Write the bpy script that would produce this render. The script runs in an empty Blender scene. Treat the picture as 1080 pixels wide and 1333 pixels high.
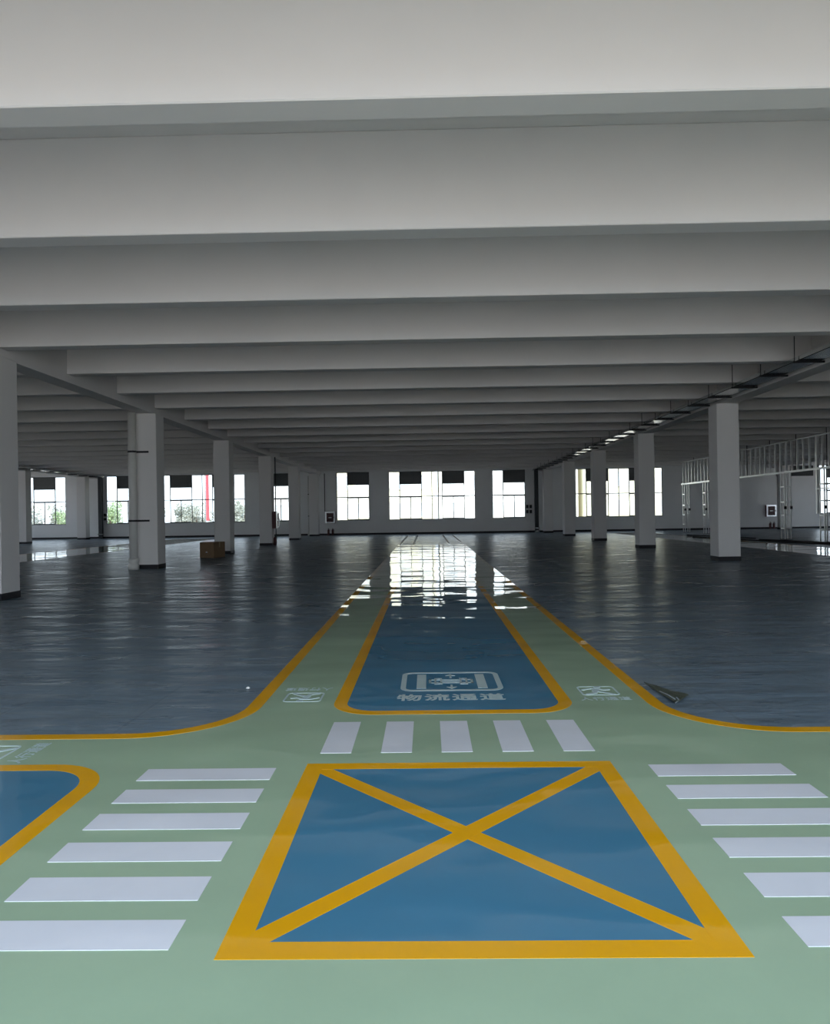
import bpy, bmesh, math, random
from mathutils import Matrix, Vector

random.seed(7)
S = bpy.context.scene
COL = S.collection
R = math.radians

# ------------------------------------------------------------------ camera
CAM_H = 1.63
cd = bpy.data.cameras.new('camera')
cd.lens = 960.0 / 1333.0 * 36.0
cd.sensor_width = 36.0
cd.sensor_fit = 'AUTO'
cd.clip_start = 0.05
cd.clip_end = 800
cam = bpy.data.objects.new('camera', cd)
COL.objects.link(cam)
yaw = math.atan(16.0 / 960.0)
cam.matrix_world = (Matrix.Translation((0, 0, CAM_H)) @ Matrix.Rotation(yaw, 4, 'Z')
                    @ Matrix.Rotation(R(90), 4, 'X') @ Matrix.Rotation(-0.0150, 4, 'Z'))
cd.shift_y = 0.0021
S.camera = cam

# ------------------------------------------------------------------ world, sun, exposure
SKY = 3.5
W = bpy.data.worlds.new('sky')
S.world = W
W.use_nodes = True
nt = W.node_tree
nt.nodes.clear()
wo = nt.nodes.new('ShaderNodeOutputWorld')
bg = nt.nodes.new('ShaderNodeBackground')
tc = nt.nodes.new('ShaderNodeTexCoord')
sp = nt.nodes.new('ShaderNodeSeparateXYZ')
rp = nt.nodes.new('ShaderNodeValToRGB')
nt.links.new(tc.outputs['Generated'], sp.inputs[0])
nt.links.new(sp.outputs['Z'], rp.inputs[0])
nt.links.new(rp.outputs[0], bg.inputs[0])
nt.links.new(bg.outputs[0], wo.inputs[0])
rp.color_ramp.elements[0].position = 0.0
rp.color_ramp.elements[0].color = (0.70, 0.77, 0.84, 1)
rp.color_ramp.elements[1].position = 0.9
rp.color_ramp.elements[1].color = (0.42, 0.58, 0.82, 1)
bg.inputs[1].default_value = SKY

sl = bpy.data.lights.new('sun', 'SUN')
sl.energy = 5.5
sl.angle = R(1.0)
sl.color = (1.0, 0.90, 0.78)
sun = bpy.data.objects.new('sun', sl)
COL.objects.link(sun)
el = R(60)
d = Vector((0.12 * math.cos(el), math.cos(el), -math.sin(el))).normalized()
sun.rotation_euler = d.to_track_quat('-Z', 'Y').to_euler()
sun.location = (0, -30, 30)

S.view_settings.view_transform = 'Standard'
S.view_settings.look = 'None'
S.view_settings.gamma = 1.0
S.view_settings.use_curve_mapping = False
S.view_settings.exposure = 0.3
S.cycles.use_denoising = True
S.cycles.max_bounces = 10
S.cycles.diffuse_bounces = 6
S.cycles.glossy_bounces = 4
S.cycles.transparent_max_bounces = 12
S.cycles.sample_clamp_indirect = 6.0
S.cycles.caustics_reflective = False
S.cycles.caustics_refractive = False

# ------------------------------------------------------------------ materials
def newmat(name):
    m = bpy.data.materials.new(name)
    m.use_nodes = True
    n = m.node_tree
    b = n.nodes['Principled BSDF']
    return m, n, b

def mixcol(n, fac, a, b, mode='MIX'):
    x = n.nodes.new('ShaderNodeMix')
    x.data_type = 'RGBA'
    x.blend_type = mode
    if hasattr(fac, 'node'):
        n.links.new(fac, x.inputs[0])
    else:
        x.inputs[0].default_value = fac
    for sock, v in ((x.inputs[6], a), (x.inputs[7], b)):
        if hasattr(v, 'node'):
            n.links.new(v, sock)
        else:
            sock.default_value = (*v, 1)
    return x.outputs[2]

def noise(n, scale, detail=3.0, sx=1, sy=1, sz=1, rough=0.5, dist=0.0):
    g = n.nodes.new('ShaderNodeNewGeometry')
    mp = n.nodes.new('ShaderNodeMapping')
    mp.inputs['Scale'].default_value = (sx, sy, sz)
    t = n.nodes.new('ShaderNodeTexNoise')
    t.inputs['Scale'].default_value = scale
    t.inputs['Detail'].default_value = detail
    t.inputs['Roughness'].default_value = rough
    t.inputs['Distortion'].default_value = dist
    n.links.new(g.outputs['Position'], mp.inputs[0])
    n.links.new(mp.outputs[0], t.inputs['Vector'])
    return t.outputs['Fac']

def ramp(n, fac, p0, p1, c0=(0, 0, 0), c1=(1, 1, 1)):
    r = n.nodes.new('ShaderNodeValToRGB')
    r.color_ramp.elements[0].position = p0
    r.color_ramp.elements[1].position = p1
    r.color_ramp.elements[0].color = (*c0, 1)
    r.color_ramp.elements[1].color = (*c1, 1)
    n.links.new(fac, r.inputs[0])
    return r.outputs[0]

def bump(n, b, h, strength, distance, chain=None):
    u = n.nodes.new('ShaderNodeBump')
    u.inputs['Strength'].default_value = strength
    u.inputs['Distance'].default_value = distance
    n.links.new(h, u.inputs['Height'])
    if chain is not None:
        n.links.new(chain.outputs[0], u.inputs['Normal'])
    n.links.new(u.outputs[0], b.inputs['Normal'])
    return u

def plain(name, c, rough=0.6, metal=0.0, var=0.06, scale=6.0, bmp=0.0):
    m, n, b = newmat(name)
    f = noise(n, scale, 4)
    dark = tuple(max(0, v * (1 - var)) for v in c)
    lite = tuple(min(1, v * (1 + var)) for v in c)
    n.links.new(mixcol(n, f, dark, lite), b.inputs['Base Color'])
    b.inputs['Roughness'].default_value = rough
    b.inputs['Metallic'].default_value = metal
    if bmp:
        bump(n, b, noise(n, scale * 8, 5), bmp, 0.004)
    return m

def plaster(name, c):
    m, n, b = newmat(name)
    f = ramp(n, noise(n, 0.35, 5, rough=0.6), 0.3, 0.7)
    c2 = tuple(v * 0.93 for v in c)
    n.links.new(mixcol(n, f, c2, c), b.inputs['Base Color'])
    b.inputs['Roughness'].default_value = 0.75
    b.inputs['Specular IOR Level'].default_value = 0.3
    bump(n, b, noise(n, 40, 4), 0.08, 0.003)
    return m

def epoxy(name, c, rough=0.03):
    """Self-levelling glossy floor paint: the same gentle waves run under every colour."""
    m, n, b = newmat(name)
    f = noise(n, 1.3, 5, rough=0.65)
    n.links.new(mixcol(n, f, tuple(v * 0.9 for v in c), tuple(min(1, v * 1.08) for v in c)), b.inputs['Base Color'])
    r = ramp(n, noise(n, 2.2, 4, sx=0.6), 0.35, 0.75, (rough,) * 3, (rough * 1.8,) * 3)
    n.links.new(r, b.inputs['Roughness'])
    b.inputs['IOR'].default_value = 1.5
    u = bump(n, b, noise(n, 0.95, 1.5, sx=0.55), 1.0, 0.036)
    bump(n, b, noise(n, 3.0, 2), 1.0, 0.0006, u)
    return m

M = {}
M['white'] = plaster('white_plaster', (0.80, 0.775, 0.755))
M['wall'] = plaster('wall_plaster', (0.88, 0.88, 0.875))
M['black'] = plain('black_skirting_paint', (0.010, 0.010, 0.014), 0.65)
M['mint'] = epoxy('mint_green_epoxy', (0.40, 0.535, 0.365))
M['blue'] = epoxy('steel_blue_epoxy', (0.068, 0.225, 0.355))
M['orange'] = epoxy('orange_line_epoxy', (0.90, 0.43, 0.004))
M['line_white'] = epoxy('white_line_epoxy', (0.82, 0.83, 0.88))
M['sign_white'] = epoxy('white_stencil_paint', (0.60, 0.74, 0.74))
M['darkframe'] = plain('dark_window_aluminium', (0.045, 0.05, 0.055), 0.4, 0.6)
M['louvre'] = plain('dark_grey_louvre', (0.20, 0.21, 0.21), 0.6)
M['galv'] = plain('galvanised_steel', (0.50, 0.52, 0.53), 0.16, 1.0, 0.08, 12)
M['stud'] = plain('galvanised_stud_steel', (0.92, 0.92, 0.91), 0.30, 0.6, 0.05, 9)
M['darksteel'] = plain('dark_steel', (0.02, 0.02, 0.022), 0.5, 0.5)
M['riser'] = plain('dark_grey_riser_paint', (0.025, 0.03, 0.034), 0.5)
M['pvc'] = plain('white_pvc', (0.70, 0.69, 0.65), 0.35)
M['card'] = plain('brown_cardboard', (0.20, 0.125, 0.065), 0.85, 0, 0.12, 9, 0.1)
M['tape'] = plain('tan_parcel_tape', (0.33, 0.23, 0.12), 0.3)
M['redbox'] = plain('dark_red_enamel', (0.085, 0.018, 0.018), 0.45)
M['redglass'] = plain('dark_red_cabinet_glass', (0.05, 0.010, 0.012), 0.4)
M['silver'] = plain('silver_cabinet_frame', (0.82, 0.83, 0.84), 0.22, 1.0)
M['red'] = plain('bright_red_cloth', (0.72, 0.09, 0.11), 0.6)
M['yellow'] = plain('pale_yellow_render', (0.84, 0.81, 0.62), 0.8)
M['cream'] = plain('cream_white_render', (0.86, 0.86, 0.83), 0.8)
M['farglass'] = plain('far_window_glass', (0.62, 0.66, 0.68), 0.25)
M['bark'] = plain('grey_bark', (0.16, 0.12, 0.09), 0.9)
M['ground'] = plain('pale_concrete_yard', (0.56, 0.50, 0.43), 0.9, 0, 0.1, 1.0)
M['film'] = plain('torn_olive_film', (0.055, 0.065, 0.045), 0.55, 0, 0.25, 14, 0.2)
M['filmedge'] = plain('grey_film_underside', (0.33, 0.37, 0.40), 0.5)
M['cable'] = plain('black_cable_rubber', (0.015, 0.012, 0.012), 0.6)

def leafmat(name, c):
    m, n, b = newmat(name)
    f = noise(n, 1.5, 3)
    n.links.new(mixcol(n, f, tuple(v * 0.7 for v in c), tuple(v * 1.25 for v in c)), b.inputs['Base Color'])
    b.inputs['Roughness'].default_value = 0.7
    return m
M['leaf'] = leafmat('pale_green_leaves', (0.30, 0.40, 0.20))
M['leaf2'] = leafmat('grey_green_leaves', (0.38, 0.40, 0.34))

def fieldmat():
    m, n, b = newmat('blue_grey_floor_coating')
    f = noise(n, 1.0, 6, sx=0.5, sy=2.2, rough=0.65)
    c = mixcol(n, f, (0.125, 0.172, 0.215), (0.200, 0.258, 0.310))
    st = ramp(n, noise(n, 2.6, 5, sx=0.16, sy=1.5, rough=0.7), 0.3, 0.7, (0.74, 0.75, 0.76), (1.14, 1.13, 1.12))
    c = mixcol(n, 1.0, c, st, 'MULTIPLY')
    # sheet joints: a faint square grid in the laid floor
    br = n.nodes.new('ShaderNodeTexBrick')
    g = n.nodes.new('ShaderNodeNewGeometry')
    n.links.new(g.outputs['Position'], br.inputs['Vector'])
    br.offset = 0.0
    br.inputs['Scale'].default_value = 1.0
    br.inputs['Brick Width'].default_value = 1.2
    br.inputs['Row Height'].default_value = 1.2
    br.inputs['Mortar Size'].default_value = 0.02
    br.inputs['Mortar Smooth'].default_value = 0.6
    c = mixcol(n, br.outputs['Fac'], c, mixcol(n, 0.15, c, (0.05, 0.055, 0.06)))
    n.links.new(c, b.inputs['Base Color'])
    r = ramp(n, noise(n, 1.6, 5, sx=0.4, sy=1.6), 0.3, 0.7, (0.22,) * 3, (0.40,) * 3)
    n.links.new(r, b.inputs['Roughness'])
    b.inputs['IOR'].default_value = 1.4
    b.inputs['Specular IOR Level'].default_value = 0.11
    u = bump(n, b, noise(n, 1.7, 4, sx=0.35, rough=0.55), 1.0, 0.065)
    u2 = bump(n, b, noise(n, 7, 3), 1.0, 0.0015, u)
    bump(n, b, br.outputs['Fac'], 0.3, -0.003, u2)
    return m
M['field'] = fieldmat()

def glassmat():
    m, n, b = newmat('clear_window_glass')
    n.nodes.remove(b)
    out = n.nodes['Material Output']
    tr = n.nodes.new('ShaderNodeBsdfTransparent')
    tr.inputs[0].default_value = (0.86, 0.88, 0.88, 1)
    gl = n.nodes.new('ShaderNodeBsdfGlossy')
    gl.inputs['Roughness'].default_value = 0.02
    fr = n.nodes.new('ShaderNodeFresnel')
    fr.inputs[0].default_value = 1.45
    mx = n.nodes.new('ShaderNodeMixShader')
    n.links.new(fr.outputs[0], mx.inputs[0])
    n.links.new(tr.outputs[0], mx.inputs[1])
    n.links.new(gl.outputs[0], mx.inputs[2])
    n.links.new(mx.outputs[0], out.inputs[0])
    return m
M['glass'] = glassmat()

# ------------------------------------------------------------------ mesh helpers
class MB:
    def __init__(s):
        s.v, s.f = [], []
    def box(s, x0, x1, y0, y1, z0, z1):
        i = len(s.v)
        s.v += [(x0, y0, z0), (x1, y0, z0), (x1, y1, z0), (x0, y1, z0), (x0, y0, z1), (x1, y0, z1), (x1, y1, z1), (x0, y1, z1)]
        s.f += [tuple(i + k for k in q) for q in ((0, 3, 2, 1), (4, 5, 6, 7), (0, 1, 5, 4), (1, 2, 6, 5), (2, 3, 7, 6), (3, 0, 4, 7))]
        return s
    def tube(s, p, q, r, n=12, r2=None):
        p, q = Vector(p), Vector(q)
        a = (q - p).normalized()
        u = a.orthogonal().normalized()
        w = a.cross(u)
        i = len(s.v)
        r2 = r if r2 is None else r2
        for pt, rr in ((p, r), (q, r2)):
            for k in range(n):
                t = 2 * math.pi * k / n
                s.v.append(tuple(pt + u * (rr * math.cos(t)) + w * (rr * math.sin(t))))
        for k in range(n):
            j = (k + 1) % n
            s.f.append((i + k, i + j, i + n + j, i + n + k))
        s.f.append(tuple(i + k for k in reversed(range(n))))
        s.f.append(tuple(i + n + k for k in range(n)))
        return s
    def path(s, pts, r, n=8):
        """A bent tube through pts."""
        pts = [Vector(p) for p in pts]
        i = len(s.v)
        for a, p in enumerate(pts):
            t = (pts[min(a + 1, len(pts) - 1)] - pts[max(a - 1, 0)]).normalized()
            u = t.cross(Vector((0, 0, 1)))
            u = u.normalized() if u.length > 1e-4 else Vector((1, 0, 0))
            w = u.cross(t)
            for k in range(n):
                g = 2 * math.pi * k / n
                s.v.append(tuple(p + u * (r * math.cos(g)) + w * (r * math.sin(g))))
        for a in range(len(pts) - 1):
            for k in range(n):
                j = (k + 1) % n
                s.f.append((i + a * n + k, i + a * n + j, i + a * n + n + j, i + a * n + n + k))
        s.f.append(tuple(i + k for k in reversed(range(n))))
        e = i + (len(pts) - 1) * n
        s.f.append(tuple(e + k for k in range(n)))
        return s
    def lathe(s, prof, x=0, y=0, n=16):
        i = len(s.v)
        for r, z in prof:
            for k in range(n):
                t = 2 * math.pi * k / n
                s.v.append((x + r * math.cos(t), y + r * math.sin(t), z))
        for a in range(len(prof) - 1):
            for k in range(n):
                j = (k + 1) % n
                s.f.append((i + a * n + k, i + a * n + j, i + a * n + n + j, i + a * n + n + k))
        s.f.append(tuple(i + k for k in reversed(range(n))))
        e = i + (len(prof) - 1) * n
        s.f.append(tuple(e + k for k in range(n)))
        return s
    def slab(s, poly, z0, z1):
        """Extruded flat polygon (counter-clockwise seen from above)."""
        ar = sum(a[0] * b[1] - b[0] * a[1] for a, b in zip(poly, poly[1:] + poly[:1]))
        if ar < 0:
            poly = poly[::-1]
        i, n = len(s.v), len(poly)
        s.v += [(x, y, z0) for x, y in poly] + [(x, y, z1) for x, y in poly]
        s.f.append(tuple(i + k for k in reversed(range(n))))
        s.f.append(tuple(i + n + k for k in range(n)))
        for k in range(n):
            j = (k + 1) % n
            s.f.append((i + k, i + j, i + n + j, i + n + k))
        return s
    def band(s, A, B, z0, z1, closed=False):
        """A flat strip between two polylines of equal length."""
        n = len(A)
        for k in range(n if closed else n - 1):
            j = (k + 1) % n
            s.slab([A[k], A[j], B[j], B[k]], z0, z1)
        return s
    def mesh(s, name, mat):
        me = bpy.data.meshes.new(name)
        me.from_pydata(s.v, [], s.f)
        me.materials.append(mat)
        me.update()
        return me
    def build(s, name, mat, parent=None, smooth=False, bevel=0.0, loc=None):
        me = s.mesh(name, mat)
        if bevel or smooth:
            bm = bmesh.new()
            bm.from_mesh(me)
            if bevel:
                bmesh.ops.bevel(bm, geom=bm.edges[:], offset=bevel, segments=1, affect='EDGES')
            if smooth:
                for f in bm.faces:
                    f.smooth = len(f.verts) == 4
            bm.to_mesh(me)
            bm.free()
        return link(name, me, parent, loc)

def link(name, me, parent=None, loc=None):
    o = bpy.data.objects.new(name, me)
    COL.objects.link(o)
    if parent is not None:
        o.parent = parent
    if loc is not None:
        o.location = loc
    return o

def tag(o, label=None, cat=None, group=None, kind=None):
    for k, v in (('label', label), ('category', cat), ('group', group), ('kind', kind)):
        if v:
            o[k] = v
    return o

def empty(name, loc=(0, 0, 0), rz=0.0):
    o = bpy.data.objects.new(name, None)
    o.empty_display_size = 0.2
    COL.objects.link(o)
    o.location = loc
    o.rotation_euler = (0, 0, rz)
    return o

def copy_tree(o, parent=None):
    c = o.copy()
    COL.objects.link(c)
    if parent is not None:
        c.parent = parent
    for ch in list(o.children):
        copy_tree(ch, c)
    return c

ORD = ['first', 'second', 'third', 'fourth', 'fifth', 'sixth', 'seventh', 'eighth', 'ninth', 'tenth', 'eleventh', 'twelfth',
       'thirteenth', 'fourteenth', 'fifteenth', 'sixteenth', 'seventeenth', 'eighteenth', 'nineteenth', 'twentieth',
       'twenty-first', 'twenty-second', 'twenty-third', 'twenty-fourth']

# ------------------------------------------------------------------ the building
X0, X1 = -36.6, 40.2           # inner faces of the side walls
Y0, Y1 = -1.0, 60.8            # open side assumed just behind the camera for daylight, far window wall
ZS = 6.42                      # underside of the slab
ZJ = CAM_H + 3.55              # underside of the cross beams
ZG = CAM_H + 3.36              # underside of the long girders
CW = 0.7
ROWS = [(-27.9, 'outer left'), (-9.35, 'inner left'), (9.2, 'inner right'), (27.75, 'outer right')]
COLY = [15.5 - CW + 8.7 * k for k in range(-1, 6)]   # near face of each column

floor = MB().box(X0 - .3, X1 + .3, Y0 - .3, Y1 + .3, -0.3, 0.0).build('floor', M['field'])
tag(floor, 'large smooth floor, blue-grey coating with painted green aisles', 'floor', kind='structure')
c = MB().box(X0 - .3, X1 + .3, Y0 - .3, Y1 + .3, ZS, ZS + .25).build('ceiling', M['white'])
tag(c, 'white concrete ceiling slab above the cross beams', 'ceiling', kind='structure')

# long girders
for (x, nm) in ROWS:
    g = MB().box(x + .1, x + CW - .1, Y0, Y1, ZG, ZS).build('girder', M['white'])
    tag(g, 'long white girder running away from camera on the ' + nm + ' column row', 'girder', kind='structure')

# cross beams, one mesh per bay, shared by every beam of that bay
BAYS = [(X0, ROWS[0][0] + .1, 'outermost left'), (ROWS[0][0] + .6, ROWS[1][0] + .1, 'left'), (ROWS[1][0] + .6, ROWS[2][0] + .1, 'middle'),
        (ROWS[2][0] + .6, ROWS[3][0] + .1, 'right'), (ROWS[3][0] + .6, X1, 'outermost right')]
BEAMY = [14.98 + 2.9 * k for k in range(-5, 16)]
for (a, b, nm) in BAYS:
    me = None
    for k, y in enumerate(BEAMY):
        if me is None:
            o = MB().box(a, b, 0, 0.34, ZJ, ZS).build('ceiling_beam', M['white'], bevel=0.012)
            me = o.data
        else:
            o = link('ceiling_beam', me)
        o.location = (0, y, 0)
        n = k - 1
        where = (ORD[n] + ' beam ahead of the camera') if 0 <= n else ('beam over or behind the camera, ' + ORD[k] + ' from the open side')
        tag(o, 'white ceiling beam across the ' + nm + ' bay, ' + where, 'ceiling beam', 'ceiling beams of the ' + nm + ' bay', 'structure')

# columns
for (x, nm) in ROWS:
    cm = bm_ = None
    for k, y in enumerate(COLY):
        if cm is None:
            o = MB().box(0, CW, 0, CW, 0.13, ZG).build('column', M['white'], bevel=0.015)
            s = MB().box(-.004, CW + .004, -.004, CW + .004, 0, .14).build('skirting', M['black'], o)
            cm, bm_ = o.data, s.data
        else:
            o = link('column', cm)
            s = link('skirting', bm_, o)
        o.location = (x, y, 0)
        n = k - 0
        where = (ORD[n] + ' of its row ahead of the camera') if n >= 0 else ('beside or behind the camera, ' + ORD[k] + ' from the open side')
        if k == len(COLY) - 1:
            where = 'last of its row, at the window wall'
        tag(o, 'white square column in the ' + nm + ' row, ' + where, 'column', 'columns of the ' + nm + ' row', 'structure')
        tag(s, 'black painted skirting')

# walls
def wall_with_openings(name, y0, y1, openings, mat, label, ztop=ZS):
    m = MB()
    x = X0 - .3
    for (a, b, z0, z1) in sorted(openings):
        m.box(x, a, y0, y1, 0, ztop)
        if z0 > 0:
            m.box(a, b, y0, y1, 0, z0)
        m.box(a, b, y0, y1, z1, ztop)
        x = b
    m.box(x, X1 + .3, y0, y1, 0, ztop)
    o = m.build(name, mat)
    return tag(o, label, 'wall', kind='structure')

SILL, HEAD = 1.19, 5.16
WIN = [  # x0, bay pattern, where
    (-33.6, 'fms', 'far window beyond the outer left column row'),
    (-26.65, 'sm', 'window next to the dark riser, left bay'),
    (-22.2, 'smffms', 'wide window in the left bay, trees behind it'),
    (-13.9, 'sm', 'window between the columns right of the cardboard box'),
    (-7.47, 'sm', 'window between the fire cabinet and the middle wide window'),
    (-3.15, 'smffms', 'wide middle window at the end of the green aisle'),
    (5.38, 'sm', 'window beside the small switch boxes'),
    (12.2, 'smffms', 'wide window behind the inner right columns'),
    (31.8, 'smffms', 'window at the right end behind the stud frame'),
]
WID = {'s': 0.90, 'm': 1.80, 'f': 0.86}
def wwidth(p):
    return sum(WID[k] for k in p)
ops = [(x, x + wwidth(p), SILL, HEAD) for x, p, _ in WIN]
wall_with_openings('wall_front', Y1, Y1 + .3, ops, M['wall'], 'long pale grey end wall with the tall windows')
back = [(-15.0, -9.9, 0, 5.18), (-8.2, 8.75, 0, 5.18), (10.4, 15.5, 0, 5.18)]  # unseen openings, placed and sized to bring daylight into the hall
wall_with_openings('wall_back', Y0 - .3, Y0, back, M['wall'], 'unseen wall behind the camera with open bays sized to let daylight in')
SIDE_Y = [COLY[k] + 1.25 for k in range(6)]  # positions of the unseen side windows, added to light the hall
def side_wall(name, x0, x1, label, ys):
    m = MB()
    y = Y0
    for a in ys:
        b = a + 6.92
        m.box(x0, x1, y, a, 0, ZS).box(x0, x1, a, b, 0, SILL).box(x0, x1, a, b, HEAD, ZS)
        y = b
    m.box(x0, x1, y, Y1, 0, ZS)
    tag(m.build(name, M['wall']), label, 'wall', kind='structure')
side_wall('wall_left', X0 - .3, X0, 'pale side wall with windows added for light beyond the outer left columns', SIDE_Y[1:])
side_wall('wall_right', X1, X1 + .3, 'pale side wall with windows added for light beyond the stud frame', SIDE_Y[3:])
o = MB().box(X0, X1, Y1 - .02, Y1, 0, .14).build('baseboard_front', M['black'])
tag(o, 'black skirting along the foot of the window wall', 'baseboard', kind='structure')
o = MB().box(X0, X0 + .02, Y0, Y1 - .02, 0, .14).build('baseboard_left', M['black'])
tag(o, 'black skirting along the foot of the left side wall', 'baseboard', kind='structure')
o = MB().box(X1 - .02, X1, Y0, Y1 - .02, 0, .14).build('baseboard_right', M['black'])
tag(o, 'black skirting along the foot of the right side wall', 'baseboard', kind='structure')

# windows
def window(n, x0, pat, where, side=None):
    y0, y1 = Y1 + .08, Y1 + .15
    w = wwidth(pat)
    zt = 3.10       # transom
    zl = 4.14       # bottom of the louvre panel
    f = MB()
    t = 0.045
    f.box(x0, x0 + t, y0, y1, SILL, HEAD).box(x0 + w - t, x0 + w, y0, y1, SILL, HEAD)
    f.box(x0, x0 + w, y0, y1, SILL, SILL + t).box(x0, x0 + w, y0, y1, HEAD - t, HEAD)
    f.box(x0, x0 + w, y0, y1, zt - .035, zt + .035)
    panes, louv, x = [], [], x0
    for i, k in enumerate(pat):
        xe = x + WID[k]
        if i:
            f.box(x - .03, x + .03, y0, y1, SILL, HEAD)
        if k == 'm':
            f.box(x, xe, y0, y1, zl - .03, zl + .03)
            louv.append((x + .03, xe - .03))
            panes.append((x, xe, zt, zl))
            mid = (x + xe) / 2
            f.box(mid - .03, mid + .03, y0, y1, SILL, zt)
            f.box(x, xe, y0 - .02, y1, SILL + t, SILL + t + .05)
            f.box(x, xe, y0 - .02, y1, zt - .09, zt - .03)
            panes += [(x, mid, SILL, zt), (mid, xe, SILL, zt)]
        else:
            panes += [(x, xe, SILL, zt), (x, xe, zt, HEAD)]
        x = xe
    o = f.build('window_%d' % n, M['darkframe'])
    tag(o, 'tall dark framed ' + where, 'window', 'unseen side windows added for light' if side else 'windows of the end wall', 'structure')
    if side:
        o.matrix_world = side
    for (a, b, z0, z1) in ([] if side else panes):      # the added side windows stay open to let in more light
        MB().box(a + .02, b - .02, y0 + .03, y0 + .042, z0 + .02, z1 - .02).build('pane', M['glass'], o)
    for (a, b) in louv:
        m = MB().box(a, b, y0 + .03, y0 + .05, zl, HEAD - .02)
        z = zl + .06
        while z < HEAD - .08:      # sloped blades
            i = len(m.v)
            m.v += [(a, y0 - .03, z - .03), (b, y0 - .03, z - .03), (b, y0 + .03, z + .03), (a, y0 + .03, z + .03),
                    (a, y0 - .03, z - .018), (b, y0 - .03, z - .018), (b, y0 + .03, z + .042), (a, y0 + .03, z + .042)]
            m.f += [tuple(i + q for q in s_) for s_ in ((0, 3, 2, 1), (4, 5, 6, 7), (0, 1, 5, 4), (1, 2, 6, 5), (2, 3, 7, 6), (3, 0, 4, 7))]
            z += .085
        l = m.build('louvre_panel', M['louvre'], o)
        tag(l, 'dark grey louvre panel in the upper part of the window')
    s = MB().box(x0 - .05, x0 + w + .05, Y1 - .03, Y1 + .10, SILL - .05, SILL).build('window_sill', M['wall'], o)
for i, (x, p, wh) in enumerate(WIN):
    window(i + 1, x, p, wh)
for k, y in enumerate(SIDE_Y[1:]):
    window(10 + k, 0, 'smffms', ORD[k] + ' window added for light in the left side wall from the open side',
           Matrix.Translation((X0 + Y1, y, 0)) @ Matrix.Rotation(R(90), 4, 'Z'))
for k, y in enumerate(SIDE_Y[3:]):
    window(15 + k, 0, 'smffms', ORD[k] + ' window added for light in the right side wall from the open side',
           Matrix.Translation((X1 - Y1, y + 6.92, 0)) @ Matrix.Rotation(R(-90), 4, 'Z'))

# ------------------------------------------------------------------ painted floor
Z1 = 0.0010   # green
Z2 = 0.0018   # blue
Z3 = 0.0026   # orange
Z4 = 0.0034   # white
LX0, LX1 = -1.56, 1.96            # aisle edges against the grey floor
LEND = 39.0
YA0, YA1 = 1.95, 5.54             # cross aisle
RC = 0.75
def arc(cx, cy, r, a0, a1, n=12):
    return [(cx + r * math.cos(R(a0 + (a1 - a0) * k / n)), cy + r * math.sin(R(a0 + (a1 - a0) * k / n))) for k in range(n + 1)]

left_edge = lambda o: [(X0, YA1 - o)] + arc(LX0 - RC, YA1 + RC, RC + o, 270, 360) + [(LX0 + o, LEND)]
right_edge = lambda o: [(X1, YA1 - o)] + arc(LX1 + RC, YA1 + RC, RC + o, 270, 180) + [(LX1 - o, LEND)]
poly = [(X0, YA0), (X1, YA0)] + right_edge(0) + left_edge(0)[::-1]
p = MB().slab(poly, 0, Z1).build('green_aisle_coating', M['mint'], floor)
tag(p, 'glossy mint green aisle paint')
for f_, nm in ((left_edge, 'left'), (right_edge, 'right')):
    o = MB().band(f_(0), f_(.12), 0, Z3).build('orange_edge_line', M['orange'], floor)
    tag(o, 'orange line along the ' + nm + ' edge of the green aisle')
o = MB().box(X0, X1, YA0, YA0 + .12, 0, Z3).build('orange_edge_line', M['orange'], floor)
tag(o, 'orange line along the near edge of the cross aisle')
o = MB().box(LX0, LX1, LEND - .12, LEND + .02, 0, Z3).build('orange_edge_line', M['orange'], floor)
tag(o, 'orange line across the far end of the green aisle')

# blue strip of the main aisle
def rounded(x0, x1, y0, y1, r, o, ends='near'):
    """Loop of a strip, rounded at some ends, inset by o."""
    x0, x1, y0, y1 = x0 + o, x1 - o, y0 + o, y1 - o
    r = max(r - o, .02)
    if ends == 'near':
        return arc(x0 + r, y0 + r, r, 180, 270) + arc(x1 - r, y0 + r, r, 270, 360) + [(x1, y1), (x0, y1)]
    if ends == 'right':
        return arc(x1 - r, y0 + r, r, 270, 360) + arc(x1 - r, y1 - r, r, 0, 90) + [(x0, y1), (x0, y0)]
    return (arc(x0 + r, y0 + r, r, 180, 270, 6) + arc(x1 - r, y0 + r, r, 270, 360, 6)
            + arc(x1 - r, y1 - r, r, 0, 90, 6) + arc(x0 + r, y1 - r, r, 90, 180, 6))
a = rounded(-.83, 1.215, 6.0, LEND - .12, .38, 0)
b = rounded(-.83, 1.215, 6.0, LEND - .12, .38, .115)
o = MB().slab(b, 0, Z2).build('blue_lane_panel', M['blue'], floor)
tag(o, 'long blue lane down the middle of the green aisle')
o = MB().band(a, b, 0, Z3, True).build('orange_lane_border', M['orange'], floor)
tag(o, 'orange border with round corners around the long blue lane')
# blue strip of the cross aisle, ending short of the zebra bars
a = rounded(X0, -2.04, 2.69, 4.86, .45, 0, 'right')
b = rounded(X0, -2.04, 2.69, 4.86, .45, .115, 'right')
o = MB().slab(b, 0, Z2).build('blue_lane_panel', M['blue'], floor)
tag(o, 'blue lane of the cross aisle with a rounded end')
o = MB().band(a, b, 0, Z3, True).build('orange_lane_border', M['orange'], floor)
tag(o, 'orange border around the rounded end of the cross aisle lane')
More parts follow.
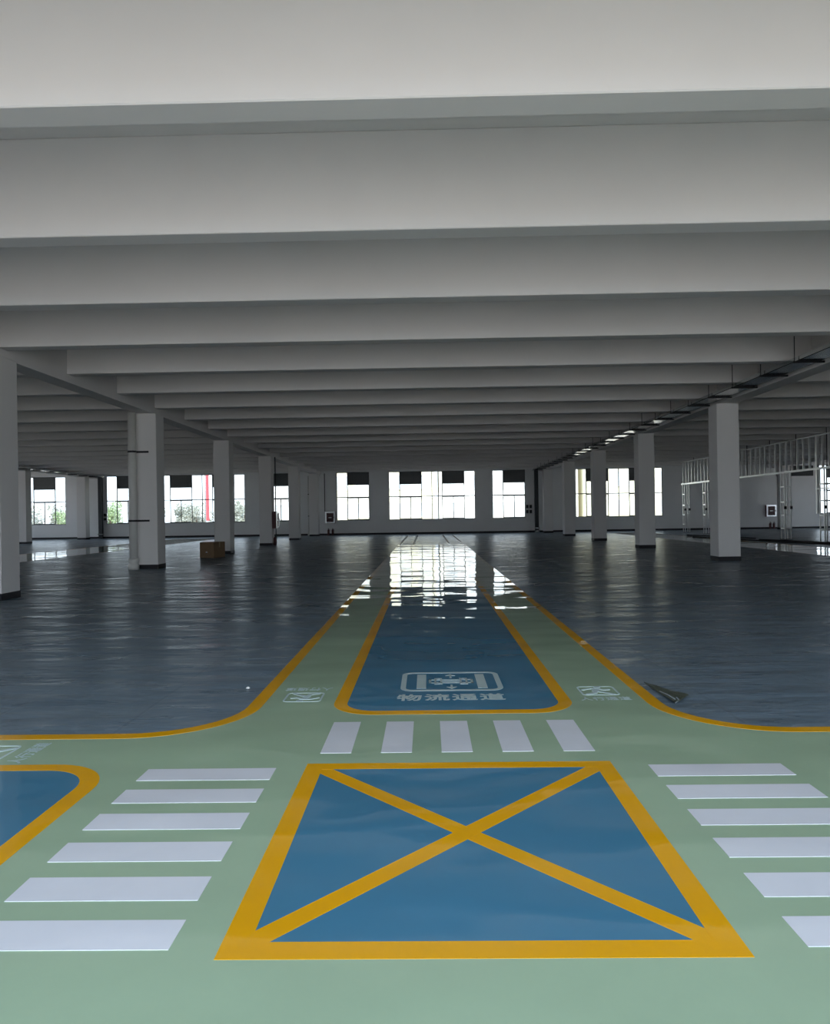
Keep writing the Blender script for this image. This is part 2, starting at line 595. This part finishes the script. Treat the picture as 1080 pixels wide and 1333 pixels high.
# crossing box
bx0, bx1, by0, by1, t = -.81, 1.165, 2.70, 4.83, .11
o = MB().box(bx0 + t, bx1 - t, by0 + t, by1 - t, 0, Z2).build('blue_box_panel', M['blue'], floor)
tag(o, 'square blue panel where the two aisles cross')
A = [(bx0, by0), (bx1, by0), (bx1, by1), (bx0, by1)]
B = [(bx0 + t, by0 + t), (bx1 - t, by0 + t), (bx1 - t, by1 - t), (bx0 + t, by1 - t)]
o = MB().band(A, B, 0, Z3, True).build('orange_box_border', M['orange'], floor)
tag(o, 'wide orange border of the blue crossing square')
def diagonal(p, q, w):
    p, q = Vector(p), Vector(q)
    n = (q - p).normalized()
    n = Vector((-n.y, n.x)) * w / 2
    return [tuple(p - n), tuple(q - n), tuple(q + n), tuple(p + n)]
for s_, (p_, q_) in (('rising to the far right corner', (B[0], B[2])), ('rising to the far left corner', (B[1], B[3]))):
    pv, qv = Vector(p_), Vector(q_)
    e = (qv - pv).normalized() * -.06
    o = MB().slab(diagonal(pv + e, qv - e, .105), 0, Z3 - (.0006 if 'left' in s_ else .0003)).build('orange_cross_line', M['orange'], floor)
    tag(o, 'orange diagonal of the crossing square, ' + s_)
# zebra bars
for k in range(5):
    x = -.757 + .4155 * k
    MB().box(x, x + .212, 5.04, 5.79, 0, Z4).build('crosswalk_stripe', M['line_white'], floor)
for k in range(6):
    y = 4.545 - .3565 * k
    MB().box(-1.83, -1.0, y, y + .205, 0, Z4).build('crosswalk_stripe', M['line_white'], floor)
    MB().box(1.39, 2.23, y, y + .205, 0, Z4).build('crosswalk_stripe', M['line_white'], floor)

# two further aisles seen low in the distance
for (xa, xb, nm) in ((-19.25, -15.8, 'left'), (13.65, 16.3, 'right')):
    o = MB().box(xa, xb, YA1, 56.0, 0, Z1).build('green_aisle_coating', M['mint'], floor)
    tag(o, 'glossy green side aisle in the ' + nm + ' bay')
    for x in (xa, xb - .12):
        l = MB().box(x, x + .12, YA1, 56.0, 0, Z3).build('orange_edge_line', M['orange'], floor)
        tag(l, 'orange edge line of the side aisle in the ' + nm + ' bay')
# thin pale lines that carry the aisle on to the window wall
for x in (LX0, -.83, 1.10, LX1 - .12):
    l = MB().box(x, x + .12, LEND + .02, 56.0, 0, Z3).build('pale_guide_line', M['line_white'], floor)
    tag(l, 'pale line running on from the aisle to the window wall')

# --- stencilled signs
def text_mesh(txt, size, spacing, bold):
    cu = bpy.data.curves.new('lettering', 'FONT')
    cu.body = txt
    cu.size = size
    cu.space_character = spacing
    cu.offset = bold
    cu.extrude = 0.0003
    cu.align_x = 'CENTER'
    cu.align_y = 'CENTER'
    cu.resolution_u = 3
    t_ = bpy.data.objects.new('lettering', cu)
    COL.objects.link(t_)
    bpy.context.view_layer.update()
    dg = bpy.context.evaluated_depsgraph_get()
    me = bpy.data.meshes.new_from_object(t_.evaluated_get(dg))
    COL.objects.unlink(t_)
    bpy.data.objects.remove(t_)
    return me

def fit(me, x0, x1, y0, y1):
    xs = [v.co.x for v in me.vertices]
    ys = [v.co.y for v in me.vertices]
    if not xs:
        return
    for v in me.vertices:
        v.co.x = x0 + (v.co.x - min(xs)) / (max(xs) - min(xs)) * (x1 - x0)
        v.co.y = y0 + (v.co.y - min(ys)) / (max(ys) - min(ys)) * (y1 - y0)
        v.co.z = v.co.z + Z4

def frame_ring(x0, x1, y0, y1, r, w, z):
    return MB().band(rounded(x0, x1, y0, y1, r, 0, 'all'), rounded(x0, x1, y0, y1, r, w, 'all'), 0, z, True)

LIFT = [0]
def limb(m, pts, w, z):
    for (p_, q_) in zip(pts[:-1], pts[1:]):
        LIFT[0] = (LIFT[0] + 1) % 12
        m.slab(diagonal(p_, q_, w), 0, z + .0001 * LIFT[0])
        m.slab(arc(q_[0], q_[1], w / 2, 0, 330, 8), 0, z + .00005 + .0001 * LIFT[0])

# logistics lane sign on the long blue lane
me = text_mesh('物流通道', .24, 1.15, .006)
me.materials.clear(); me.materials.append(M['sign_white'])
fit(me, -.295, .665, 6.43, 6.66)
tag(link('lettering', me, floor), 'white lettering 物流通道 on the blue lane')
o = frame_ring(-.275, .685, 6.78, 7.58, .12, .05, Z4).build('sign_frame', M['sign_white'], floor)
tag(o, 'white rounded outline of the cart sign on the blue lane')
m = MB()
m.box(-.125, -.035, 6.88, 7.47, 0, Z4).box(.45, .54, 6.88, 7.47, 0, Z4)
# the cart: two axles with hollow wheels and two arrows
m.box(-.01, .42, 7.215, 7.25, 0, Z4).box(-.01, .42, 7.09, 7.125, 0, Z4)
m.box(-.01, .015, 7.09, 7.25, 0, Z4).box(.395, .42, 7.09, 7.25, 0, Z4)
for (xa, xb) in ((.045, .12), (.29, .365)):
    m.band([(xa, 7.04), (xb, 7.04), (xb, 7.30), (xa, 7.30)], [(xa + .018, 7.065), (xb - .018, 7.065), (xb - .018, 7.275), (xa + .018, 7.275)], 0, Z4, True)
m.box(.12, .29, 7.155, 7.185, 0, Z4)
cx = .205
for s_ in (1, -1):
    yy = 7.17
    tri = [(cx - .05, yy + s_ * .235), (cx + .05, yy + s_ * .235), (cx, yy + s_ * .315)]
    m.slab(tri, 0, Z4)
    m.box(cx - .010, cx + .010, min(yy + s_ * .15, yy + s_ * .24), max(yy + s_ * .15, yy + s_ * .24), 0, Z4)
tag(m.build('cart_pictogram', M['sign_white'], floor), 'white pictogram of a cart between two bars with arrows')

def walk_sign(x, y, rz, where):
    """Walking person sign, .34 m square, with lettering below it; origin at the middle of the frame."""
    def place(mb, nm, lab):
        o = mb.build(nm, M['sign_white'], floor)
        o.location = (x, y, 0)
        o.rotation_euler = (0, 0, rz)
        tag(o, lab)
    place(frame_ring(-.17, .17, -.165, .165, .05, .016, Z4), 'sign_frame', 'white outline of the walking sign ' + where)
    g = MB()
    g.slab(arc(.02, .125, .033, 0, 330, 10), 0, Z4)
    limb(g, [(.005, .08), (-.01, .03), (-.03, -.02)], .062, Z4)
    limb(g, [(-.03, -.02), (.035, -.06), (.11, -.135)], .038, Z4)
    limb(g, [(-.03, -.02), (-.04, -.085), (-.115, -.125)], .038, Z4)
    limb(g, [(.0, .07), (.06, .02), (.105, .035)], .028, Z4)
    limb(g, [(.0, .08), (-.07, .07), (-.13, .03)], .028, Z4)
    place(g, 'walking_pictogram', 'white walking figure of the sign ' + where)
    me = text_mesh('人行通道', .11, 1.1, .002)
    me.materials.clear(); me.materials.append(M['sign_white'])
    fit(me, -.22, .22, -.35, -.235)
    o = link('lettering', me, floor)
    o.location = (x, y, 0)
    o.rotation_euler = (0, 0, rz)
    tag(o, 'white lettering 人行通道 ' + where)
walk_sign(1.525, 6.73, 0, 'right of the long blue lane')
walk_sign(-1.13, 6.605, math.pi, 'upside down left of the long blue lane')
walk_sign(-3.10, 5.11, math.pi / 2, 'turned sideways above the rounded blue lane end')

# ------------------------------------------------------------------ services
# cable trays, each with its hangers
def cable_tray(xa, xb, z, label):
    r = empty('cable_tray', (0, 0, 0))
    tag(r, label, 'cable tray')
    m = MB().box(xa, xb, Y0 + .1, Y1 - .45, z, z + .012)
    m.box(xa, xa + .012, Y0 + .1, Y1 - .45, z, z + .10).box(xb - .012, xb, Y0 + .1, Y1 - .45, z, z + .10)
    m.build('tray', M['galv'], r)
    y = 1.6
    bar = rod = None
    while y < Y1 - 1:
        if bar is None:
            b_ = MB().box(xa - .08, xb + .08, -.02, .02, z - .045, z - .002).build('hanger_bar', M['darksteel'], r)
            d_ = MB().tube((xa - .05, 0, z - .045), (xa - .05, 0, ZS), .01, 6).build('hanger_rod', M['darksteel'], b_)
            bar, rod = b_.data, d_.data
        else:
            b_ = link('hanger_bar', bar, r)
            d_ = link('hanger_rod', rod, b_)
        b_.location = (0, y, 0)
        y += 1.74
    return r
cable_tray(8.62, 9.18, CAM_H + 3.42, 'shiny galvanised cable tray hung beside the inner right girder')
cable_tray(-27.15, -26.6, CAM_H + 3.42, 'shiny galvanised cable tray hung beside the outer left girder')

# dark risers at the window wall
def riser(x, label):
    r = empty('riser_duct', (x, Y1 - .25, 0))
    tag(r, label, 'riser')
    MB().box(-.15, .15, -.13, .15, .0, CAM_H + 3.42).build('duct', M['riser'], r, bevel=.01)
    MB().box(-.21, .21, -.19, .17, 0, .16).box(-.19, .19, -.17, .165, .30, .40).build('base_collar', M['galv'], r)
riser(8.95, 'dark grey cable riser at the window wall beside the switch boxes')
riser(-27.0, 'dark grey cable riser at the window wall, outer left row')

# dark louvre high on the end wall of the outermost right bay
e = empty('ventilation_louvre', (28.55, Y1, 4.28))
tag(e, 'dark ventilation louvre high on the end wall behind the hanging studs', 'louvre')
MB().box(0, 3.0, -.03, 0, 0, .84).build('back_plate', M['riser'], e)
for k in range(8):
    MB().box(0, 3.0, -.06, -.03, .03 + .1 * k, .06 + .1 * k).build('slat', M['riser'], e)

# small wall boxes
def wall_box(x, z, w, h, label, group, mat='riser'):
    r = MB().box(-w / 2, w / 2, -.08, 0, -h / 2, h / 2).build('switch_box', M[mat], bevel=.008)
    r.location = (x, Y1 - .0, z)
    tag(r, label, 'switch box', group)
    MB().box(-w / 2 + .03, w / 2 - .03, -.09, -.078, -h / 2 + .03, h / 2 - .03).build('box_cover', M['darksteel'], r)
pos = {0: 'upper left', 1: 'upper right', 2: 'lower left', 3: 'lower right'}
for k in range(4):
    wall_box(8.22 + .28 * (k % 2), 2.12 - .42 * (k // 2), .2, .28, pos[k] + ' of the four small dark boxes beside the middle riser', 'small boxes by the middle riser')
for k in range(2):
    wall_box(-26.68, 1.95 - .35 * k, .0 + .3, .22, ('upper' if k == 0 else 'lower') + ' small grey box between the outer left riser and window', 'small boxes by the left riser', 'galv')

# plastic downpipes
def downpipe(x, y, r_, ztop, clamps, label, wide=0.0):
    e = empty('downpipe', (x, y, 0))
    tag(e, label, 'downpipe')
    MB().tube((0, 0, 0.02), (0, 0, ztop), r_, 20).build('pipe', M['pvc'], e, smooth=True)
    MB().lathe([(r_ + .005, 0), (r_ + .045, 0), (r_ + .045, .16), (r_ + .02, .18), (r_ + .02, .24), (r_ + .04, .26), (r_ + .04, .34), (r_ + .005, .36)], n=20).build('pipe_coupling', M['pvc'], e, smooth=True)
    for z in clamps:
        m = MB().lathe([(r_ + .001, z - .03), (r_ + .012, z - .03), (r_ + .012, z + .03), (r_ + .001, z + .03)], n=20)
        if wide:
            m.box(0, wide, r_ - .03, r_ + .001, z - .03, z + .03)
        m.build('pipe_clamp', M['darksteel'], e)
downpipe(-9.36, COLY[2] - .18, .125, ZG, (1.55, 3.75), 'white plastic downpipe on the front corner of the column nearest the left middle', .48)
downpipe(-9.75, Y1 - .16, .075, 4.9, (1.6, 3.4), 'thin white plastic downpipe at the window wall behind the inner left columns')
# thin dark conduits
for (x, y, z0, z1, label) in ((-8.45, Y1 - .03, 1.95, 5.1, 'thin dark conduit down the window wall to the fire cabinet'),
                              (-8.60, COLY[4] + .84, .0, ZG, 'thin dark standpipe on the third inner left column face')):
    o = MB().tube((x, y, z0), (x, y, z1), .03, 8).build('conduit', M['darksteel'])
    tag(o, label, 'conduit')

# fire cabinets with extinguishers under them
def fire_cabinet(x, y, z, rz, label):
    e = empty('fire_cabinet', (x, y, z), rz)
    tag(e, label, 'fire cabinet', 'fire cabinets')
    w, h, dp = .80, .95, .24
    MB().box(-w / 2, w / 2, -dp, 0, 0, h).build('cabinet_body', M['redbox'], e, bevel=.008)
    dr = MB().band([(-w / 2, 0), (w / 2, 0), (w / 2, h), (-w / 2, h)], [(-w / 2 + .11, .11), (w / 2 - .11, .11), (w / 2 - .11, h - .11), (-w / 2 + .11, h - .11)], 0, .03, True).build('door', M['silver'], e)
    dr.rotation_euler = (R(90), 0, 0)
    dr.location = (0, -dp - .001, 0)
    g = MB().box(-w / 2 + .11, w / 2 - .11, .11, h - .11, .005, .014).build('door_glass', M['redglass'], dr)
    MB().box(-.13, .13, h / 2 - .03, h / 2 + .01, .014, .018).build('white_label', M['silver'], dr)
    MB().box(w / 2 - .075, w / 2 - .045, h / 2 - .07, h / 2 + .07, .03, .055).build('handle', M['darksteel'], dr)
    return e
def extinguisher(x, y, label):
    e = empty('fire_extinguisher', (x, y, 0))
    tag(e, label, 'extinguisher', 'extinguishers under the cabinets')
    MB().lathe([(.075, 0), (.085, .02), (.085, .40), (.06, .46), (.03, .48)], n=14).build('cylinder_body', M['redbox'], e, smooth=True)
    MB().tube((0, 0, .48), (0, 0, .53), .022, 8).box(-.02, .02, -.10, .03, .53, .55).box(-.02, .02, -.12, .02, .565, .58).build('valve_lever', M['darksteel'], e)
    MB().path([(.02, 0, .51), (.09, 0, .50), (.115, 0, .40), (.11, 0, .15)], .012).build('hose', M['darksteel'], e)
fire_cabinet(-8.0, Y1 - .001, .98, 0, 'silver framed fire hydrant cabinet left of the middle windows')
extinguisher(-8.15, Y1 - .25, 'fire extinguisher under the cabinet left of the middle windows, left of the two')
extinguisher(-7.80, Y1 - .25, 'fire extinguisher under the cabinet left of the middle windows, right of the two')
fire_cabinet(28.02, Y1 - .001, 1.0, 0, 'silver framed fire hydrant cabinet seen under the hanging stud frame')
extinguisher(27.9, Y1 - .25, 'fire extinguisher under the cabinet by the stud frame, left of the two')
extinguisher(28.2, Y1 - .25, 'fire extinguisher under the cabinet by the stud frame, right of the two')
fire_cabinet(-8.649, COLY[4] + .405, .95, R(90), 'dark red fire cabinet on the side of the fourth inner left column')
extinguisher(-8.52, COLY[4] + .2, 'dark extinguisher on the floor under the cabinet on the inner left column')

# cardboard carton
e = empty('cardboard_box', (-8.85, 29.4, 0), R(-20))
tag(e, 'brown cardboard carton on the floor in front of an inner left column', 'box')
MB().box(-.34, .34, 0, .75, 0, .62).build('carton', M['card'], e, bevel=.006)
MB().box(-.34, .34, .0, .373, .622, .628).build('flap', M['card'], e)
MB().box(-.34, .34, .377, .75, .622, .628).build('flap', M['card'], e)
MB().box(-.345, .345, .34, .41, .629, .632).box(-.345, -.3415, .34, .41, .42, .632).box(.3415, .345, .34, .41, .42, .632).build('tape', M['tape'], e)
MB().box(-.05, .03, -.003, 0.001, .20, .25).build('white_label', M['silver'], e)

# torn film lying beside the aisle
def film():
    m = MB()
    n = 10
    A_, B_, C_ = Vector((2.02, 7.00)), Vector((2.25, 6.46)), Vector((2.045, 6.20))
    i0 = len(m.v)
    for a_ in range(n + 1):
        for b_ in range(n + 1 - a_):
            u, v = a_ / n, b_ / n
            p_ = A_ + (B_ - A_) * u + (C_ - A_) * v
            z = .008 + .012 * math.exp(-((1 - u - v) * 0 + (1 - v) * 3) ** 2) + .007 * math.sin(9 * u + 5 * v) * u + .006 * random.random() + .02 * max(0, u - .72)
            m.v.append((p_.x, p_.y, z))
    idx = {}
    k = 0
    for a_ in range(n + 1):
        for b_ in range(n + 1 - a_):
            idx[a_, b_] = k
            k += 1
    for a_ in range(n):
        for b_ in range(n - a_):
            m.f.append((idx[a_, b_], idx[a_ + 1, b_], idx[a_, b_ + 1]))
            if a_ + b_ < n - 1:
                m.f.append((idx[a_ + 1, b_], idx[a_ + 1, b_ + 1], idx[a_, b_ + 1]))
    o = m.build('floor_film_scrap', M['film'])
    md = o.modifiers.new('thickness', 'SOLIDIFY')
    md.thickness = .006
    tag(o, 'torn dark olive scrap of floor film beside the aisle edge', 'film scrap')
    c_ = MB().path([(2.05, 6.62, .012), (2.075, 6.45, .018), (2.085, 6.32, .02), (2.06, 6.23, .014), (2.11, 6.30, .018), (2.12, 6.38, .018)], .008, 6).build('curled_edge', M['filmedge'], o)
    tag(c_, 'pale curled edge of the scrap')
film()
# crumbs of litter on the grey floor
for (x, y, s_, lab) in ((-1.72, 6.95, .022, 'tiny white paper crumb on the grey floor by the left aisle edge'),):
    o = MB().lathe([(.4 * s_, 0), (s_, .4 * s_), (.5 * s_, .9 * s_)], n=7).build('paper_crumb', M['cream'])
    o.location = (x, y, 0)
    tag(o, lab, 'litter')

# ------------------------------------------------------------------ stud partition in the right bay
PX = 18.95
HD = CAM_H + 1.90        # header height
fr = empty('stud_partition', (PX, 0, 0))
tag(fr, 'unfinished galvanised stud partition hung from the ceiling in the right bay', 'stud frame')
YF, YN = 55.2, 27.5
MB().box(-.05, .05, YN, YF, HD - .03, HD + .07).build('header_track', M['stud'], fr)
MB().box(-.05, .05, YN, YF, ZJ - .05, ZJ).build('top_track', M['stud'], fr)
sm = None
y = YN + .3
while y < YF:
    if sm is None:
        q = MB().box(-.05, .05, -.03, .03, HD + .07, ZJ - .05).build('stud', M['stud'], fr)
        sm = q.data
    else:
        q = link('stud', sm, fr)
    q.location = (0, y, 0)
    y += .60
# ladder posts: four rails, rung plates, dark sockets, foot plates
proto = None
for y in (54.3, 50.3, 39.3, 35.4, 31.2):
    if proto is None:
        a_ = MB()
        for sx in (-.16, .16):
            for sy in (-.2, .2):
                a_.box(sx - .025, sx + .025, sy - .025, sy + .025, .02, HD)
        proto = a_.build('ladder_post', M['stud'], fr)
        b_ = MB()
        for z in (.55, 1.25, 1.95, 2.75):
            b_.box(-.185, .185, -.228, -.2251, z, z + .07).box(-.185, .185, .2251, .228, z, z + .07)
            b_.box(-.188, -.1851, -.22, .22, z, z + .07).box(.1851, .188, -.22, .22, z, z + .07)
        b_.build('rung_plate', M['stud'], proto)
        MB().box(-.21, -.10, -.29, -.2285, 1.60, 1.76).box(.10, .21, -.29, -.2285, 1.60, 1.76).build('socket_box', M['darksteel'], proto)
        MB().box(-.22, -.10, -.26, .26, 0, .02).box(.10, .22, -.26, .26, 0, .02).build('foot_plate', M['darksteel'], proto)
        q = proto
    else:
        q = copy_tree(proto, fr)
    q.location = (0, y, 0)
# a tall jamb stud and the window-high frame at the near end
MB().box(-.06, .06, 36.05, 36.17, 1.35, ZJ - .05).build('jamb_stud', M['stud'], fr)
MB().box(-.05, .05, 31.4, 36.05, 2.55, 2.60).build('cross_rail', M['stud'], fr)
# hangers from the cross beams
rm = None
for k, y in enumerate(BEAMY):
    if not (YN < y < YF):
        continue
    if rm is None:
        q = MB().tube((0, -.03, HD + .06), (0, -.03, ZJ + .52), .018, 6).build('hanger_rod', M['darksteel'], fr)
        rm = q.data
        q2 = MB().box(-.08, .08, -.07, .0, ZJ + .50, ZJ + .60).box(-.03, .14, -.05, .0, ZJ + .40, ZJ + .43).box(.10, .13, -.045, -.01, ZJ + .43, ZJ + .50).build('clamp_bracket', M['darksteel'], q)
        cm = q2.data
    else:
        q = link('hanger_rod', rm, fr)
        q2 = link('clamp_bracket', cm, q)
    q.location = (.0, y, 0)

# loose cables on the floor beside the stud partition
for pts, lab in (([(15.9, 44.5), (16.4, 41), (16.7, 38), (16.9, 36.2), (17.6, 33.6), (18.4, 31)], 'long dark cable lying beside the right side aisle'),
                 ([(16.6, 47.5), (17.1, 45.2), (17.4, 42.6), (17.9, 40.6)], 'short dark cable lying near the fire cabinet side'),
                 ([(17.3, 38.8), (17.9, 37.2), (18.3, 35.0), (18.6, 33.2)], 'dark cable lying at the feet of the ladder posts')):
    o = MB().path([(x, y_, .035) for x, y_ in pts], .035, 6).build('floor_cable', M['cable'])
    tag(o, lab, 'cable', 'loose cables on the floor')

# ------------------------------------------------------------------ outdoors beyond the windows
g = MB().box(-160, 160, -60, 260, -.8, -.35).build('ground', M['ground'])
tag(g, 'pale concrete yard outside the hall', 'ground', kind='structure')

def far_building(x0, x1, y0, h, mat, label, cols, rows):
    r = empty('factory_building', (x0, y0, -.35))
    tag(r, label, 'building')
    w = x1 - x0
    MB().box(0, w, 0, 14, 0, h).build('wall', M[mat], r)
    MB().box(-.2, w + .2, -.2, 14.2, h, h + .5).build('roof_edge', M['cream'], r)
    for j in range(rows):
        MB().box(0, w, -.12, 0, 3.6 * j + 4.1, 3.6 * j + 4.3).build('string_course', M['cream'], r)
        for i in range(cols):
            xx = (i + .5) * w / cols
            f_ = MB().band([(xx - .9, 0), (xx + .9, 0), (xx + .9, 1.9), (xx - .9, 1.9)], [(xx - .8, .1), (xx + .8, .1), (xx + .8, 1.8), (xx - .8, 1.8)], 0, .1, True).build('window_frame', M['cream'], r)
            f_.rotation_euler = (R(90), 0, 0)
            f_.location = (0, -.001, 1.6 + 3.6 * j)
            MB().box(xx - .8, xx + .8, .1, 1.8, .0, .05).build('pane', M['farglass'], f_)
far_building(-12.5, 1.0, 96, 13, 'yellow', 'pale yellow factory building behind the middle windows', 5, 3)
far_building(1.6, 20, 98, 12, 'cream', 'cream white factory building right of the yellow one', 6, 3)
far_building(20.6, 38, 95, 13, 'yellow', 'pale yellow factory building behind the wide right window', 6, 3)
far_building(-21, -13.2, 99, 11, 'cream', 'narrow cream building left of the yellow one', 3, 3)

def tree(x, y, h, w, mat, label, seed):
    rnd = random.Random(seed)
    r = empty('tree', (x, y, -.35))
    tag(r, label, 'tree', 'trees outside the left windows')
    m = MB().tube((0, 0, 0), (.1, .05, h * .55), .11, 8, .06)
    for k in range(5):
        a_ = rnd.random() * 6.28
        m.tube((.06, .03, h * (.25 + .05 * k)), (math.cos(a_) * w * .35, math.sin(a_) * w * .35, h * (.5 + .08 * k)), .045, 6, .02)
    m.build('trunk', M['bark'], r)
    m = MB()
    blobs = [((rnd.random() - .5) * w * .9, (rnd.random() - .5) * w * .9, h * (.30 + .55 * rnd.random())) for _ in range(13)]
    for k in range(1500):
        b_ = rnd.choice(blobs)
        rr = w * .26
        v = Vector((rnd.gauss(0, 1), rnd.gauss(0, 1), rnd.gauss(0, 1))).normalized() * rr * (.55 + .45 * rnd.random())
        p_ = Vector(b_) + v
        p_.z = max(p_.z, .35)
        u = Vector((rnd.gauss(0, 1), rnd.gauss(0, 1), rnd.gauss(0, 1))).normalized()
        t_ = u.orthogonal().normalized()
        s_ = .10 + .08 * rnd.random()
        i = len(m.v)
        m.v += [tuple(p_ - u * s_), tuple(p_ + t_ * s_ * .5), tuple(p_ + u * s_), tuple(p_ - t_ * s_ * .5)]
        m.f.append((i, i + 1, i + 2, i + 3))
    o = m.build('crown', M[mat], r)
    tag(o, kind='stuff')
spots = [(-50.5, 92), (-47.6, 95), (-44.5, 91), (-41.6, 94), (-39.0, 90), (-36.6, 93), (-33.6, 91), (-31.0, 94), (-28.4, 90), (-25.2, 94.5), (-22.8, 91)]
for i, (x, y) in enumerate(spots):
    green = i in (3, 4, 2)
    tree(x, y, 3.9 + .5 * math.sin(i * 2.3), 2.9, 'leaf' if green else 'leaf2',
         ORD[i] + ' tree from the left in the row outside, ' + ('fresh green leaves' if green else 'thin grey-green leaves'), 100 + i)
# red banner pole
e = empty('banner_pole', (-25.95, 86, -.35))
tag(e, 'red banner on a pole outside the wide left window', 'banner')
MB().tube((0, 0, 0), (0, 0, 9), .07, 10).build('pole', M['galv'], e)
MB().box(.08, .42, -.015, .015, 1.6, 8.6).build('banner', M['red'], e)
MB().box(0, .46, -.02, .02, 8.6, 8.66).box(0, .46, -.02, .02, 1.54, 1.6).build('banner_arm', M['galv'], e)
